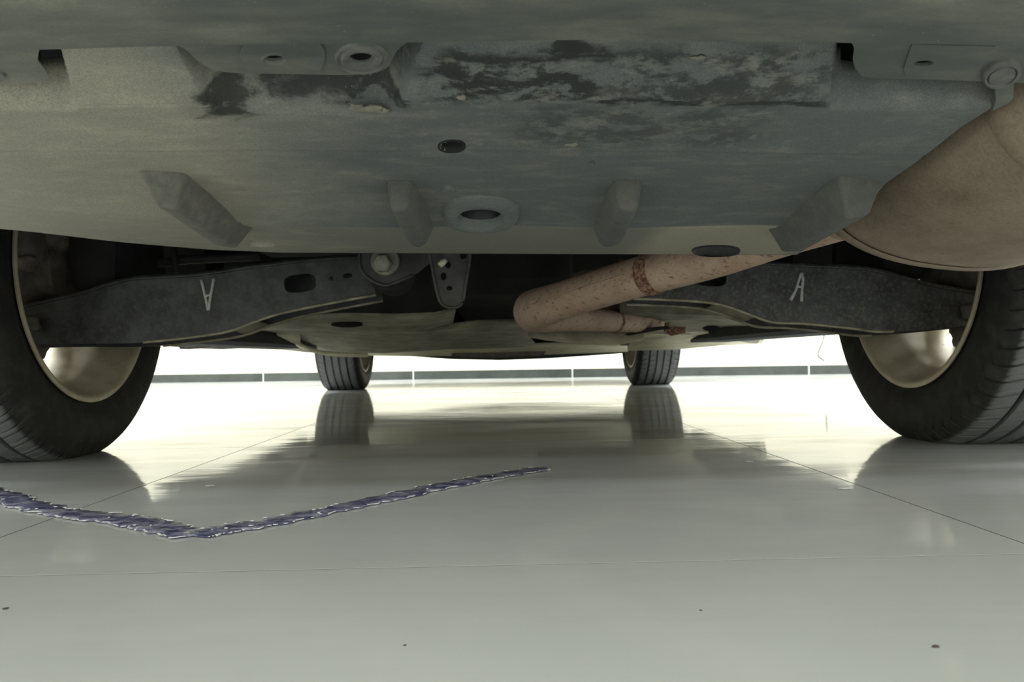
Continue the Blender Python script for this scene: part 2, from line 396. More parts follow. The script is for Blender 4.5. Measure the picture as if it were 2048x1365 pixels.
dust = k.math('MULTIPLY', dust, k.math('ADD', k.math('MULTIPLY', grain, .8), .60))
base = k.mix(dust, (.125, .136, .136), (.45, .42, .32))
base = k.mix(1.0, base, k.ramp(fine, [(.3, (.72, .72, .72)), (.7, (1.25, 1.25, 1.25))]), 'MULTIPLY')
n1 = k.noise(40, 10, .74, k.mapped((.8, 1.2, 1), (.3, .1, 0)), .2)
mott = k.step(n1, .44, .54)
zone = add(blot(850, 96, 1215, 205, .012, .006), k.math('MULTIPLY', blot(1200, 100, 1650, 215, .02, .008), .8), k.math('MULTIPLY', blot(1040, 215, 1520, 290, .02, .01), .55))
hard = add(blot(500, 120, 668, 216), blot(402, 192, 492, 238), blot(1092, 60, 1162, 122, .003, .003), blot(870, 108, 1240, 126), blot(660, 206, 820, 216, .004, .002), blot(1200, 201, 1650, 211, .01, .002))
smear = add(k.math('MULTIPLY', zone, mott), k.math('MULTIPLY', hard, k.step(n1, .25, .42)))
col = k.mix(k.math('MULTIPLY', smear, .88), base, (.012, .014, .015))
n2 = k.noise(55, 10, .72, k.mapped((.9, 1.2, 1), (1.3, .6, .2)), .2)
scuff = k.math('MULTIPLY', add(blot(680, 100, 1680, 300, .02, .01), k.math('MULTIPLY', blot(1300, 230, 1850, 320, .03, .02), .8)), k.step(n2, .54, .66))
col = k.mix(k.math('MULTIPLY', scuff, .5), col, (.27, .26, .225))
speck = k.step(k.noise(700, 1, .5), .76, .8)
col = k.mix(k.math('MULTIPLY', speck, .45), col, (.5, .47, .38))
nb = k.bump(grain, .3, .0006); nb = k.bump(n1, .2, .002, nb)
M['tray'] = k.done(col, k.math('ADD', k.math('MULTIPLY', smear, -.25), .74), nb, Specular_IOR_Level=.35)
NU, NV = 520, 152
vs, fs, lifts = [], [], []
for j in range(NV+1):
    v = j/NV
    for i in range(NU+1):
        u = i/NU
        # row position by crease index so that creases fall on grid lines
        s = v*4; q = min(3, int(s)); t = s-q
        px = 1000.0
        for _ in range(3):
            ya, yb = interp(ROWS[q][1], px), interp(ROWS[q+1][1], px); py = ya+(yb-ya)*t
            px = interp(UMIN, py)*(1-u)+interp(UMAX, py)*u
        d = row_depth(q, px)*(1-t)+row_depth(q+1, px)*t
        p = at(px, py, d); lifts.append(lift(px, py) if py < 240 else (1 if ((px-903)/25)**2+((py-293)/11)**2 < 1 else 0)); p.z += lift(px, py)+(.0010 if j in (NV//4+(1 if NV % 4 else 0), NV//2, 3*NV//4) else 0); vs.append(p)
for j in range(NV):
    for i in range(NU):
        a = j*(NU+1)+i
        if lifts[a] < .036: fs.append((a, a+1, a+NU+2, a+NU+1))     # the flange pockets open into the bumper
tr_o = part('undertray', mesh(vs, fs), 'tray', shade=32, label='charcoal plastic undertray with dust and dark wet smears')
mod(tr_o, 'SOLIDIFY', thickness=.0028, offset=1)
# check that the sheet thickens upwards
if tr_o.data.polygons[len(tr_o.data.polygons)//2].normal.z < 0: tr_o.modifiers[0].offset = -1

def fin(pts_base, pts_bot, bot_depth, label, mat='fin', bev=.004):
    """deflector fin: four base corners on the tray, four lower corners at their own depth"""
    b = [tray(x, y, .006) for x, y in pts_base]; l = [at(x, y, d) for (x, y), d in zip(pts_bot, bot_depth)]
    bm = bmesh.new(); V = [bm.verts.new(p) for p in b+l]
    for f in ((0, 1, 2, 3), (4, 5, 6, 7), (0, 1, 5, 4), (1, 2, 6, 5), (2, 3, 7, 6), (3, 0, 4, 7)): bm.faces.new([V[i] for i in f])
    bmesh.ops.recalc_face_normals(bm, faces=bm.faces)
    bmesh.ops.bevel(bm, geom=bm.edges[:], offset=bev, segments=3, affect='EDGES', profile=.5)
    return part('deflector_fin', bm_mesh(bm), mat, tr_o, 40, label)
f1 = fin([(272, 343), (372, 347), (516, 458), (400, 466)], [(312, 413), (352, 420), (474, 499), (428, 490)], [.70, .705, .87, .87], 'long angled fin at the left of the undertray')
f2 = fin([(1770, 366), (1678, 352), (1526, 460), (1640, 470)], [(1741, 429), (1694, 440), (1562, 505), (1602, 505)], [.715, .715, .87, .87], 'long angled fin at the right of the undertray')
f3 = fin([(771, 364), (822, 362), (884, 446), (796, 458)], [(781, 424), (818, 418), (852, 496), (820, 494)], [.715, .715, .865, .865], 'short fin left of the drain hole', bev=.006)
f4 = fin([(1286, 364), (1230, 362), (1170, 446), (1262, 458)], [(1277, 424), (1236, 418), (1200, 497), (1236, 495)], [.715, .715, .865, .865], 'short fin right of the drain hole', bev=.006)
def hole_disc(px, py, rx, ry, depth, parent, n=20):  # flush black disc stands in for the shade of a screw hole
    pts = [at(x, y, depth) for x, y in ring_px(px, py, rx, ry, n)]
    o = part('hole_shade_disc', mesh(pts, [tuple(range(n))]), 'black', parent); mod(o, 'SOLIDIFY', thickness=.001, offset=0); return o
for fo, x, y, rx, ry in ((f2, 1592, 494, 9, 3.5), (f3, 836, 490, 7, 3.5), (f4, 1214, 491, 6, 3), (f1, 446, 487, 8, 3)): hole_disc(x, y, rx, ry, .862, fo)
# drain boss: oval ring standing proud of the tray with an open middle
def boss(cx, cy, rings):
    bm = bmesh.new(); R = []
    for (rx, ry, dz) in rings: R.append([bm.verts.new(tray(x, y, dz)) for x, y in ring_px(cx, cy, rx, ry, 40, 0, 2.3)])
    for a, b in zip(R, R[1:]):
        for i in range(40): bm.faces.new((a[i], a[(i+1) % 40], b[(i+1) % 40], b[i]))
    return bm_mesh(bm)
part('drain_boss', boss(961, 426, [(80, 38, .003), (76, 34, -.0025), (68, 29, -.0065), (58, 25, -.0075), (47, 20, -.0065), (42, 17.5, .002)]), 'tray', tr_o, 50, 'raised oval rim around the drain hole')
part('drain_well', boss(962, 430, [(43, 18, .001), (41, 16, .02), (2, 1, .022)]), 'plug', tr_o, 50, 'dark hollow of the drain')  # dark colour gives the hollow its shade
part('screw_well', boss(903, 293, [(29, 14, .0006), (27, 12.5, -.0005), (24, 10.5, -.0003), (21, 8.5, .006), (17, 6.5, .02), (1, 1, .022)]), 'black', tr_o, 50, 'small dark hole')  # black inside paints the shade of the hole
# oval plug in the front lip
plug = boss(1432, 502, [(50, 11.5, .001), (47, 10, -.0016), (44, 9, -.0009), (20, 4, -.0008), (2, .5, -.0008)])
part('oval_plug', plug, 'plug', tr_o, 50, 'dark oval plug in the front lip')
# small raised mouldings and a clod of mud
part('moulded_rib', boss(895, 380, [(16, 9, .001), (13, 7, -.002), (4, 2, -.002), (.5, .3, -.002)]), 'tray', tr_o, 50)
def clod(px, py, rx, ry, h):
    bm = bmesh.new(); bmesh.ops.create_icosphere(bm, subdivisions=3, radius=1); c = tray(px, py)
    d = tray_depth(px, py); a = d/FPX; s2 = random.random()*9
    for v in bm.verts:
        k2 = 1+.25*math.sin(v.co.x*5+s2)+.2*math.sin(v.co.y*7+s2)*math.cos(v.co.x*9)
        v.co = Vector((c.x+v.co.x*rx*a*k2, c.y+v.co.y*ry*a*2.2*k2, c.z+v.co.z*h))
    return part('mud_clod', bm_mesh(bm), 'mud', tr_o, 'all')
clod(742, 218, 34, 8, .0022); clod(712, 214, 13, 7, .0016); clod(768, 222, 12, 6, .002); clod(1398, 116, 16, 5, .0008); clod(1145, 290, 14, 5, .0012); clod(925, 195, 9, 5, .002)

# ---- rear bumper: lower skin with flanges reaching forward under the tray
EDGE = [(-700, 100), (0, 95), (340, 85), (830, 78), (1200, 72), (1680, 78), (2048, 84), (2700, 92)]
vs, fs = [], []
xs = [-.86+i*.02 for i in range(87)]
prof = [(.475, None), (.470, 'edge'), (.455, 0), (.435, 0), (.420, 0), (.405, .004), (.392, .012), (.383, .028), (.378, .06), (.372, .16), (.368, .26), (.372, .36), (.40, .40)]
for x in xs:
    for (y, z) in prof:
        # height of the lower face from the crease seen in the photograph
        px = 1024+FPX*(x-CAM.x)/.47-YAW*FPX
        zz = at(max(-900, min(2900, px)), interp(EDGE, px), .470).z
        yy = y+.30*max(0, abs(x)-.55)**1.6
        vs.append((x, yy, zz+(.004 if z is None else -.0005 if z == 'edge' else z+.0008*(y < .46))))
n = len(prof)
for i in range(len(xs)-1):
    for j in range(n-1): a = i*n+j; fs.append((a, a+1, a+n+1, a+n))
bump_o = part('rear_bumper', mesh(vs, fs), 'bumper', shade=40, label='dark plastic rear bumper with a flat lower edge')
mod(bump_o, 'SOLIDIFY', thickness=.003, offset=0)
def flange(outl, holes, name='bumper_flange', label=None):
    """flat tongue of the bumper; depth follows the row so that it lies level"""
    def q(x, y): return at(x, y, .474+(y-80)*.00074)
    o = part(name, plate([q(*p) for p in outl], [[q(*p) for p in h] for h in holes], (0, 0, .0012)), 'bumper', bump_o, None, label)
    mod(o, 'BEVEL', width=.0004, segments=2, limit_method='ANGLE', angle_limit=.8); return o
def curve2(pts, per=5): return [(p.x, p.y) for p in spline([(x, y, 0) for x, y in pts], per)]
flange([(-260, 84)]+curve2([(52, 84), (78, 92), (77, 108), (76, 122), (90, 140), (97, 153), (86, 163), (60, 166), (-60, 168), (-260, 170)]), [], label='left flange of the bumper')
flange(curve2([(300, 80), (345, 88), (372, 100), (398, 124), (430, 140), (470, 146), (560, 148), (680, 150), (742, 147), (772, 137), (785, 118), (797, 98), (825, 76)]), [ring_px(548, 112, 20, 8, 18), ring_px(722, 113, 22, 11, 18)], label='middle flange of the bumper with two holes')
flange(curve2([(1670, 74), (1698, 82), (1708, 98), (1706, 122), (1718, 146), (1742, 156), (1850, 159), (1960, 163), (2040, 166), (2180, 168)])+[(2180, 80)], [ring_px(1847, 124, 20, 5.5, 18, -.05)], label='right flange of the bumper')
def pad(outl, hole):
    def q(x, y): p = at(x, y, .474+(y-80)*.00074); p.z -= .0010; return p
    o = part('flange_pad', plate([q(*p) for p in outl], [[q(*p) for p in hole]], (0, 0, .0009)), 'bumper', bump_o); mod(o, 'BEVEL', width=.0003, segments=2, limit_method='ANGLE', angle_limit=.8)
pad(curve2([(492, 84), (480, 104), (490, 130), (508, 142), (570, 145), (632, 143), (648, 124), (650, 100), (640, 84)], 3), ring_px(548, 112, 20, 8, 18))
pad(curve2([(1824, 86), (1812, 120), (1808, 140), (1824, 151), (1900, 153), (1954, 154), (1966, 120), (1990, 90)], 3), ring_px(1847, 124, 20, 5.5, 18, -.05))
def flange_ring(cx, cy, prof_, mat, name, label=None, rot=0):
    bm = bmesh.new(); R = []
    for (rx, ry, dz) in prof_:
        R.append([])
        for x, y in ring_px(cx, cy, rx, ry, 32, rot):
            p = at(x, y, .474+(y-80)*.00074); p.z += dz; R[-1].append(bm.verts.new(p))
    for a, b in zip(R, R[1:]):
        for i in range(32): bm.faces.new((a[i], a[(i+1) % 32], b[(i+1) % 32], b[i]))
    return part(name, bm_mesh(bm), mat, bump_o, 50, label)
flange_ring(723, 115, [(56, 33, .001), (50, 29, -.0018), (44, 25, -.0006), (38, 21, -.0026), (30, 16, -.0022), (24, 12, .001)], 'clip', 'screw_seat', 'worn round screw seat')
flange_ring(723, 112, [(25, 13, .0012), (23, 11, .02), (22, 10, .045), (1, 1, .046)], 'black', 'screw_well')  # wells coloured black for the shade inside the flange holes
flange_ring(548, 112, [(22, 9.5, .0013), (21, 9, .02), (20, 8, .045), (1, 1, .046)], 'black', 'hole_well')
flange_ring(1847, 124, [(22, 7, .0013), (21, 6.5, .02), (20, 5.5, .045), (1, 1, .046)], 'black', 'hole_well', None, -.05)
flange_ring(549, 114, [(26, 12, -.0010), (23, 10, -.0022), (20.5, 8.2, -.0012), (20, 8, .0004)], 'bumper', 'hole_rim')
flange_ring(2004, 142, [(41, 27, .001), (40, 26, -.0030), (36, 22, -.0042), (32, 18.5, -.0040), (30, 17, -.0022), (28, 15.5, -.0040), (1, 1, -.0042)], 'clip', 'push_clip', 'round push clip at the right flange', -.35)
flange_ring(-2, 150, [(14, 9, .001), (12, 8, -.002), (1, 1, -.002)], 'clip', 'push_clip', 'small push clip at the left flange')
# end bracket right of the tray, beside the muffler
br = [(1990, 166), (2028, 166), (2027, 195), (2018, 206), (1985, 222), (1992, 200)]
o = part('tray_bracket', plate([at(x, y, .535+(y-166)*.0004) for x, y in br], [], (0, .002, .008)), 'bumper', tr_o)

# ---- muffler: oval can with rolled seams, axis along the car
MC = at(1882, 372, .93); MA, MB_, MT = .154, .0965, math.radians(-7)
def oval(y, s, cx, cz, n=72):
    out = []
    for k_ in range(n):
        a = k_*2*math.pi/n; c, s_ = math.cos(a), math.sin(a)
        x = MA*s*math.copysign(abs(c)**.86, c); z = MB_*s*math.copysign(abs(s_)**.86, s_)
        out.append((cx+x*math.cos(MT)-z*math.sin(MT), y, cz+x*math.sin(MT)+z*math.cos(MT)))
    return out
def loft(rings, cap=True):
    bm = bmesh.new(); R = [[bm.verts.new(p) for p in r] for r in rings]; n = len(R[0])
    for a, b in zip(R, R[1:]):
        for i in range(n): bm.faces.new((a[i], a[(i+1) % n], b[(i+1) % n], b[i]))
    if cap: bm.faces.new(R[0]); bm.faces.new(R[-1][::-1])
    return bm_mesh(bm)
def mpos(y): t = (y-.93)/.30; return MC.x+.0*t, MC.z+.0*t
def mring(y, s): cx, cz = mpos(y); return oval(y, s, cx, cz)
muf = part('muffler', loft([mring(.585, .985), mring(.59, 1), mring(.70, 1.004), mring(.80, 1.004), mring(.888, 1.002), mring(.892, 1.014), mring(.897, 1.014), mring(.901, 1), mring(.905, 1), mring(.91, .985)]), 'muffler', shade=40, label='big dusty tan exhaust muffler')
part('rolled_seam', loft([mring(.912, .97), mring(.907, 1.01), mring(.911, 1.03), mring(.919, 1.034), mring(.925, 1.02), mring(.927, .97), mring(.935, .9), mring(.945, .7), mring(.95, .3)]), 'muffler', muf, 40)
part('end_cap', loft([mring(.599, .97), mring(.597, 1.014), mring(.591, 1.024), mring(.583, 1.018), mring(.573, .99), mring(.561, .94), mring(.550, .84), mring(.545, .6), mring(.544, .2)]), 'muffler', muf, 50)
# tail pipe stub leaving the rear end of the can
part('tail_stub', tube(spline([(MC.x+.04, .57, MC.z), (MC.x+.05, .50, MC.z), (MC.x+.07, .45, MC.z+.01)]), .026, 20), 'weld', muf, 50)

# ---- exhaust pipe: from the can across the car to a bend, then forward
pp = [at(1680, 430, .955), at(1560, 470, 1.07), at(1430, 513, 1.15), at(1290, 551, 1.24), at(1160, 590, 1.37), at(1096, 611, 1.46), at(1068, 622, 1.55), at(1084, 629, 1.66), at(1140, 634, 1.76), at(1215, 641, 1.86), at(1285, 645, 1.98), at(1320, 646, 2.1)]
pr = [.031, .0305, .031, .0315, .0325, .036, .040, .038, .032, .0265, .025, .024]
path = spline(pp, 10); rad = [v.x for v in spline([(r, 0, 0) for r in pr], 10)]
pipe = part('exhaust_pipe', tube(path, rad, 32), 'exhaust', shade=50, label='rusty bent exhaust pipe')
# weld collar and seam ribs
i0 = 29; t_ = (path[i0+1]-path[i0-1]).normalized()
part('weld_collar', tube([path[i0]+t_*(k_*.004) for k_ in (-3, -2, -1, 0, 1, 2, 3)], [.0318, .0335, .0345, .0352, .0342, .0336, .0316], 32, False), 'weld', pipe, 'all', 'rough dark red weld ring')
for off in (.30,):
    sp = []
    for i in range(31, 56):
        tt = (path[i+1]-path[i-1]).normalized(); a = tt.cross(Vector((0, 0, 1))).normalized(); b = a.cross(tt)
        toc = (CAM-path[i]); toc = (toc-tt*toc.dot(tt)).normalized(); side = tt.cross(toc)
        sp.append(path[i]+(toc*math.cos(off)+side*math.sin(off))*(rad[i]+.0002))
    part('seam', tube(sp, .0016, 8), 'exhaust', pipe, 'all')
i1 = 92; t_ = (path[i1+1]-path[i1-1]).normalized()
part('weld_ring', tube([path[i1]+t_*(k_*.004) for k_ in (-2, -1, 0, 1, 2)], [rad[i1]-.001, rad[i1]+.0012, rad[i1]+.002, rad[i1]+.0012, rad[i1]-.001], 24, False), 'weld', pipe, 'all')
# heat shield sheet behind the bend
hs = []
for i, yy in enumerate((1.72, 1.9, 2.1, 2.3)):
    pass
top = [(1057, 563), (1100, 560), (1140, 545), (1200, 532), (1262, 520), (1290, 510)]
bm = bmesh.new(); R = []
for j, dd in enumerate((0, .25, .5, .75, 1)):
    row = []
    for i in range(13):
        u = i/12; x = 1056+u*232
        yt = interp([(1056, 566), (1100, 560), (1150, 546), (1290, 512)], x); yb = interp([(1056, 674), (1100, 682), (1180, 690), (1240, 690), (1290, 678)], x)
        y = yt+(yb-yt)*dd; row.append(bm.verts.new(at(x, y, 1.92+.10*math.sin(dd*math.pi)+.12*u-.10*dd)))
    R.append(row)
for a, b in zip(R, R[1:]):
    for i in range(12): bm.faces.new((a[i], a[i+1], b[i+1], b[i]))
hsh = part('heat_shield', bm_mesh(bm), 'heat_shield', shade='all', label='pale curved heat shield behind the exhaust bend'); mod(hsh, 'SOLIDIFY', thickness=.002, offset=0)

# ---- lower suspension arms: pressed channel, open below
def arm(topc, botc, Y0, dep, holes, label, edge_px):
    tp, bt = curve2(topc, 6), curve2(botc, 6)
    out = [at(x, y, Y0) for x, y in tp]+[at(x, y, Y0) for x, y in reversed(bt)]
    a = part('suspension_arm', plate(out, [[at(x, y, Y0) for x, y in h] for h in holes], (0, .004, 0)), 'arm', label=label)
    # top of the channel
    bm = bmesh.new(); A = []
    for x, y in tp:
        p = at(x, y, Y0); A.append((bm.verts.new(p+Vector((0, -.001, -.003))), bm.verts.new(p+Vector((0, .003, .0025))), bm.verts.new(p+Vector((0, .012, .004))), bm.verts.new(p+Vector((0, dep, .004)))))
    for p, q in zip(A, A[1:]):
        for i in range(3): bm.faces.new((p[i], q[i], q[i+1], p[i+1]))
    o = part('top_web', bm_mesh(bm), 'arm', a, 'all'); mod(o, 'SOLIDIFY', thickness=.003, offset=0)
    # front plate
    out2 = [Vector((p.x, Y0+dep, p.z)) for p in [at(x, y, Y0) for x, y in tp]]
    low = [at(x, y, Y0) for x, y in reversed(bt)]
    out2 += [Vector((p.x, Y0+dep, p.z-.004)) for p in low]
    part('front_plate', plate(out2, [], (0, .004, 0)), 'arm', a)
    # rolled lower edges
    e1 = [at(x, y, Y0) for x, y in bt if edge_px[0] < x < edge_px[1]]
    part('lower_edge', tube(e1, .0032, 8, True, .7), 'arm_edge', a, 'all')
    part('lower_edge', tube([Vector((p.x, Y0+dep, p.z-.004)) for p in e1], .0035, 8, True, .7), 'arm_edge', a, 'all')
    # tie plate closing the middle of the channel
    m0, m1 = int(len(e1)*.35), int(len(e1)*.52)
    bm = bmesh.new(); A = [(bm.verts.new(p+Vector((0, 0, .002))), bm.verts.new(Vector((p.x, Y0+dep, p.z-.002)))) for p in e1[m0:m1+1]]
    for p, q in zip(A, A[1:]): bm.faces.new((p[0], q[0], q[1], p[1]))
    o = part('tie_plate', bm_mesh(bm), 'arm_edge', a); mod(o, 'SOLIDIFY', thickness=.003, offset=0)
    return a
AY = 1.26
la = arm([(30, 616), (100, 600), (160, 586), (215, 569), (262, 557), (330, 553), (400, 548), (520, 531), (640, 518), (740, 512)],
         [(30, 690), (120, 688), (230, 688), (300, 684), (400, 673), (462, 662), (510, 644), (560, 628), (640, 611), (752, 590)],
         AY, .075, [ring_px(600, 567, 32, 18, 24, -.12, 3.2), ring_px(663, 557, 4, 4, 10), ring_px(695, 552, 10, 5, 14, -.1)], 'dark pressed steel suspension arm on the left', (285, 800))
ra = arm([(1268, 530), (1330, 525), (1440, 524), (1540, 527), (1640, 532), (1720, 536), (1780, 547), (1830, 562), (1890, 575), (1975, 588)],
         [(1268, 598), (1330, 600), (1400, 604), (1445, 611), (1500, 630), (1545, 645), (1610, 648), (1700, 657), (1760, 664), (1850, 660), (1975, 648)],
         AY, .075, [ring_px(1421, 557, 32, 16, 24, .05, 3.2)], 'mottled dark pressed steel suspension arm on the right', (1200, 1800))
def stroke(pts, arm_o, w_=.0022):
    part('chalk_stroke', tube([at(x, y, AY-.0008) for x, y in pts], [w_*1.25]+[w_]*(len(pts)-2)+[w_*1.25] if len(pts) > 2 else [w_*1.3, w_*.9], 8, True, 1, Vector((0, 1, 0))), 'chalk', arm_o, 'all')
stroke([(403, 560), (408, 582), (412, 600), (417, 621)], la); stroke([(428, 558), (424, 578), (420, 600), (417, 621)], la); stroke([(410, 593), (420, 590)], la, .0018)
stroke([(1602, 546), (1597, 562), (1591, 582), (1581, 601)], ra); stroke([(1603, 546), (1606, 560), (1604, 580), (1603, 603)], ra); stroke([(1592, 573), (1606, 575)], ra, .0016)

# ---- bush bracket, bolt and hanging bracket in the middle
bo = curve2([(719, 500), (720, 532), (728, 548), (748, 564), (770, 571), (790, 566), (820, 553), (838, 544), (852, 532), (884, 512), (890, 500)], 4)
bb_ = part('bush_bracket', plate([at(x, y, 1.20) for x, y in bo], [], (0, .004, 0)), 'bracket', label='grey bracket holding the arm bush')
part('rim_edge', tube([at(x, y, 1.199) for x, y in bo[:26]], .0026, 8), 'bracket', bb_, 'all')
def disc_y(cx, cy, r, y0, y1, n=24, bev=.0015):
    c = at(cx, cy, y0); rr = r*y0/FPX
    return loft([[(c.x+s_*math.cos(k_*2*math.pi/n), y, c.z+s_*math.sin(k_*2*math.pi/n)) for k_ in range(n)] for (s_, y) in ((rr, y1), (rr, y0+bev), (rr-bev, y0))])
bw = part('bolt_washer', disc_y(770, 522, 29, 1.188, 1.20), 'bolt', bb_, 40)
part('bolt_head', disc_y(763, 525, 20, 1.174, 1.19, 6, .003), 'bolt', bb_, 40, 'pale hexagon bolt head')
part('rubber_bush', loft([[(at(775, 540, 1.21).x+s_*math.cos(k_*2*math.pi/28), y, at(775, 540, 1.21).z+s_*math.sin(k_*2*math.pi/28)) for k_ in range(28)] for (s_, y) in ((.030, 1.215), (.034, 1.22), (.034, 1.29), (.02, 1.295))]), 'black', bb_, 50)
ho = curve2([(858, 500), (866, 545), (873, 580), (880, 603), (890, 613), (905, 616), (918, 613), (926, 602), (931, 570), (938, 530), (941, 500)], 4)
hb = part('hanging_bracket', plate([at(x, y, 1.14) for x, y in ho], [[at(x, y, 1.14) for x, y in ring_px(*h)] for h in ((887, 553, 6, 8, 12), (899, 577, 6, 5, 12), (896, 530, 6, 7, 12), (927, 511, 7, 8, 12))], (0, .003, 0)), 'bracket', label='tapered hanging bracket with punched holes')
part('rim_edge', tube([at(x, y, 1.138) for x, y in ho], .0022, 8), 'bracket', hb, 'all')
part('bracket_back', plate([at(x, y, 1.15)+Vector((0, .012, 0)) for x, y in [(868, 500), (884, 596), (920, 604), (936, 500)]], [], (0, .003, 0)), 'black', hb)
part('clip', tube([at(879, 532, 1.13), at(886, 525, 1.13), at(893, 520, 1.13)], [.004, .005, .003], 10), 'heat_shield', hb, 'all', 'small pale clip')

# ---- wheels
ZA, RW, TR = .303, .2175, .3135
def tyre_mesh():
    P = [(-.090, .205), (-.093, .2185), (-.097, .225), (-.1035, .245), (-.1055, .262), (-.1035, .278), (-.0985, .291), (-.0925, .300), (-.086, .3055), (-.078, .3095), (-.068, .3112),
         (-.056, .3122), (-.0555, .3055), (-.0475, .3055), (-.047, .3126), (-.021, .3135), (-.0205, .3065), (-.0125, .3065), (-.012, .3135)]
    P = P+[(-x, r) for x, r in reversed(P)]
    pit, sub = 66, (0, .14, .16, .30, .32, .5, .62, .64, .82, .84); N = pit*len(sub); verts = []
    for x, r in P:
        for p_ in range(pit):
            for si, s in enumerate(sub):
                a = (p_+s)/pit*2*math.pi; rr = r
                ax = abs(x)
                if .0565 < ax < .1 and r > .29:
                    a += (ax-.056)*1.6
                    if si in (1,): rr -= .0055 if ax < .09 else .003
                    if si in (7,) and ax < .09: rr -= .003
                elif .0215 < ax < .0475 and r > .31:
                    a += (ax-.03)*2.5
                    if si in (3,): rr -= .004
                y, z = rr*math.cos(a), rr*math.sin(a); z = max(z, -ZA)
                verts.append((x, y, z))
    faces = []
    for i in range(len(P)-1):
        for k_ in range(N): faces.append((i*N+k_, i*N+(k_+1) % N, (i+1)*N+(k_+1) % N, (i+1)*N+k_))
    me = mesh(verts, faces)
    for p in me.polygons: p.use_smooth = True
    me.set_sharp_from_angle(angle=math.radians(38))
    me.materials.append(M['tyre']); return me
tyre_me = tyre_mesh()
bm, R = lathe([(-.0915, .206), (-.0955, .2165), (-.0985, .2170), (-.0995, .2120), (-.0975, .2075), (-.092, .2045), (-.083, .2035), (-.075, .1985), (-.060, .1955), (-.045, .1875), (-.03, .1855), (.02, .1845), (.06, .1865), (.078, .195), (.088, .2035), (.096, .2175), (.092, .2185), (.085, .206), (.06, .198), (-.03, .196), (-.08, .205), (-.0915, .206)], 96)
# spokes and hub of the outer face
for s_ in range(10):
    a = s_*2*math.pi/10
    m = Matrix.Rotation(a, 4, 'X')
    r = bmesh.ops.create_cube(bm, size=1)
    for v in r['verts']:
        wd = .016 if v.co.z < 0 else .024
        v.co = Vector((.070+v.co.x*.022+(.01 if v.co.z < 0 else 0), v.co.y*wd*2, .03 if v.co.z < 0 else .192))
    bmesh.ops.transform(bm, matrix=m, verts=r['verts'])
b2, _ = lathe([(.058, .001), (.058, .062), (.085, .062), (.092, .04), (.094, .001)], 40); tmp = bm_mesh(b2); bm.from_mesh(tmp)
rim_me = bm_mesh(bm)
for p in rim_me.polygons: p.use_smooth = True
rim_me.set_sharp_from_angle(angle=math.radians(40)); rim_me.materials.append(M['rim'])
bm, _ = lathe([(.05, .002), (.05, .135), (.036, .140), (.026, .140), (.024, .10), (.022, .075), (-.02, .07), (-.03, .05), (-.055, .048), (-.06, .002)], 48)
brake_me = bm_mesh(bm)
for p in brake_me.polygons: p.use_smooth = True
brake_me.set_sharp_from_angle(angle=math.radians(40)); brake_me.materials.append(M['cast_iron'])
XW, YR, YFW = .770, 1.330, 4.084
for (x, y, lab) in ((-XW, YR, 'left rear wheel'), (XW, YR, 'right rear wheel'), (-XW, YFW, 'left front wheel'), (XW, YFW, 'right front wheel')):
    o = bpy.data.objects.new('wheel', rim_me); C.objects.link(o); o.parent = car; o.location = (x, y-2.7, ZA); o['label'] = lab+' with dusty pale rim'
    if x < 0: o.rotation_euler = (0, 0, math.pi)
    for nm, me in (('tyre', tyre_me), ('brake_disc', brake_me)):
        c = bpy.data.objects.new(nm, me); C.objects.link(c); c.parent = o
# brake caliper, knuckle lumps behind the rear wheels
def lump(name, px, py, Y, s, mat, label=None, sq=1):
    bm = bmesh.new(); bmesh.ops.create_icosphere(bm, subdivisions=3, radius=1); c = at(px, py, Y); q = random.random()*6
    for v in bm.verts:
        k_ = 1+.12*math.sin(v.co.x*4+q)+.12*math.cos(v.co.z*5+q*2)
        v.co = c+Vector((v.co.x*s[0]*k_, v.co.y*s[1]*k_, v.co.z*s[2]*k_))
    return part(name, bm_mesh(bm), mat, shade='all', label=label)
lump('brake_caliper', 55, 490, 1.24, (.020, .035, .035), 'cast_iron', 'cast caliper inside the left wheel')
lump('brake_hose_end', 52, 525, 1.22, (.013, .015, .013), 'cast_iron')
lump('knuckle', 118, 470, 1.32, (.030, .04, .03), 'cast_iron')
lump('bush', 58, 648, 1.24, (.012, .02, .013), 'cast_iron')
lump('bush', 1938, 622, 1.26, (.012, .02, .014), 'cast_iron')
lump('brake_caliper', 1935, 670, 1.35, (.030, .03, .022), 'cast_iron', 'cast caliper inside the right wheel')
part('brake_shield', plate([at(x, y, 1.36) for x, y in [(70, 684), (105, 684), (98, 696), (92, 704), (88, 716), (80, 722)]], [], (0, .003, 0)), 'cast_iron')
part('stabiliser_bar', tube(spline([at(60, 560, 1.5), at(180, 552, 1.48), at(262, 542, 1.45), (at(300, 530, 1.45)), at(360, 521, 1.45), at(425, 517, 1.45), at(520, 512, 1.46)], 6), .0085, 12), 'bracket', shade='all', label='dark stabiliser bar above the left arm')
part('drop_link', tube([at(352, 545, 1.43), at(345, 490, 1.43)], .006, 10), 'bracket', shade='all')
for (cx, cy, sgn) in ((190, 470, -1), (1760, 470, 1)):
    c = at(cx, cy, 1.42); pts = []
    for i in range(120):
        a = i*.32; pts.append((c.x+.052*math.cos(a), c.y+.052*math.sin(a), .325+i*.0016))
    part('coil_spring', tube(pts, .0065, 8), 'black', shade='all', label='black coil spring over the suspension arm')

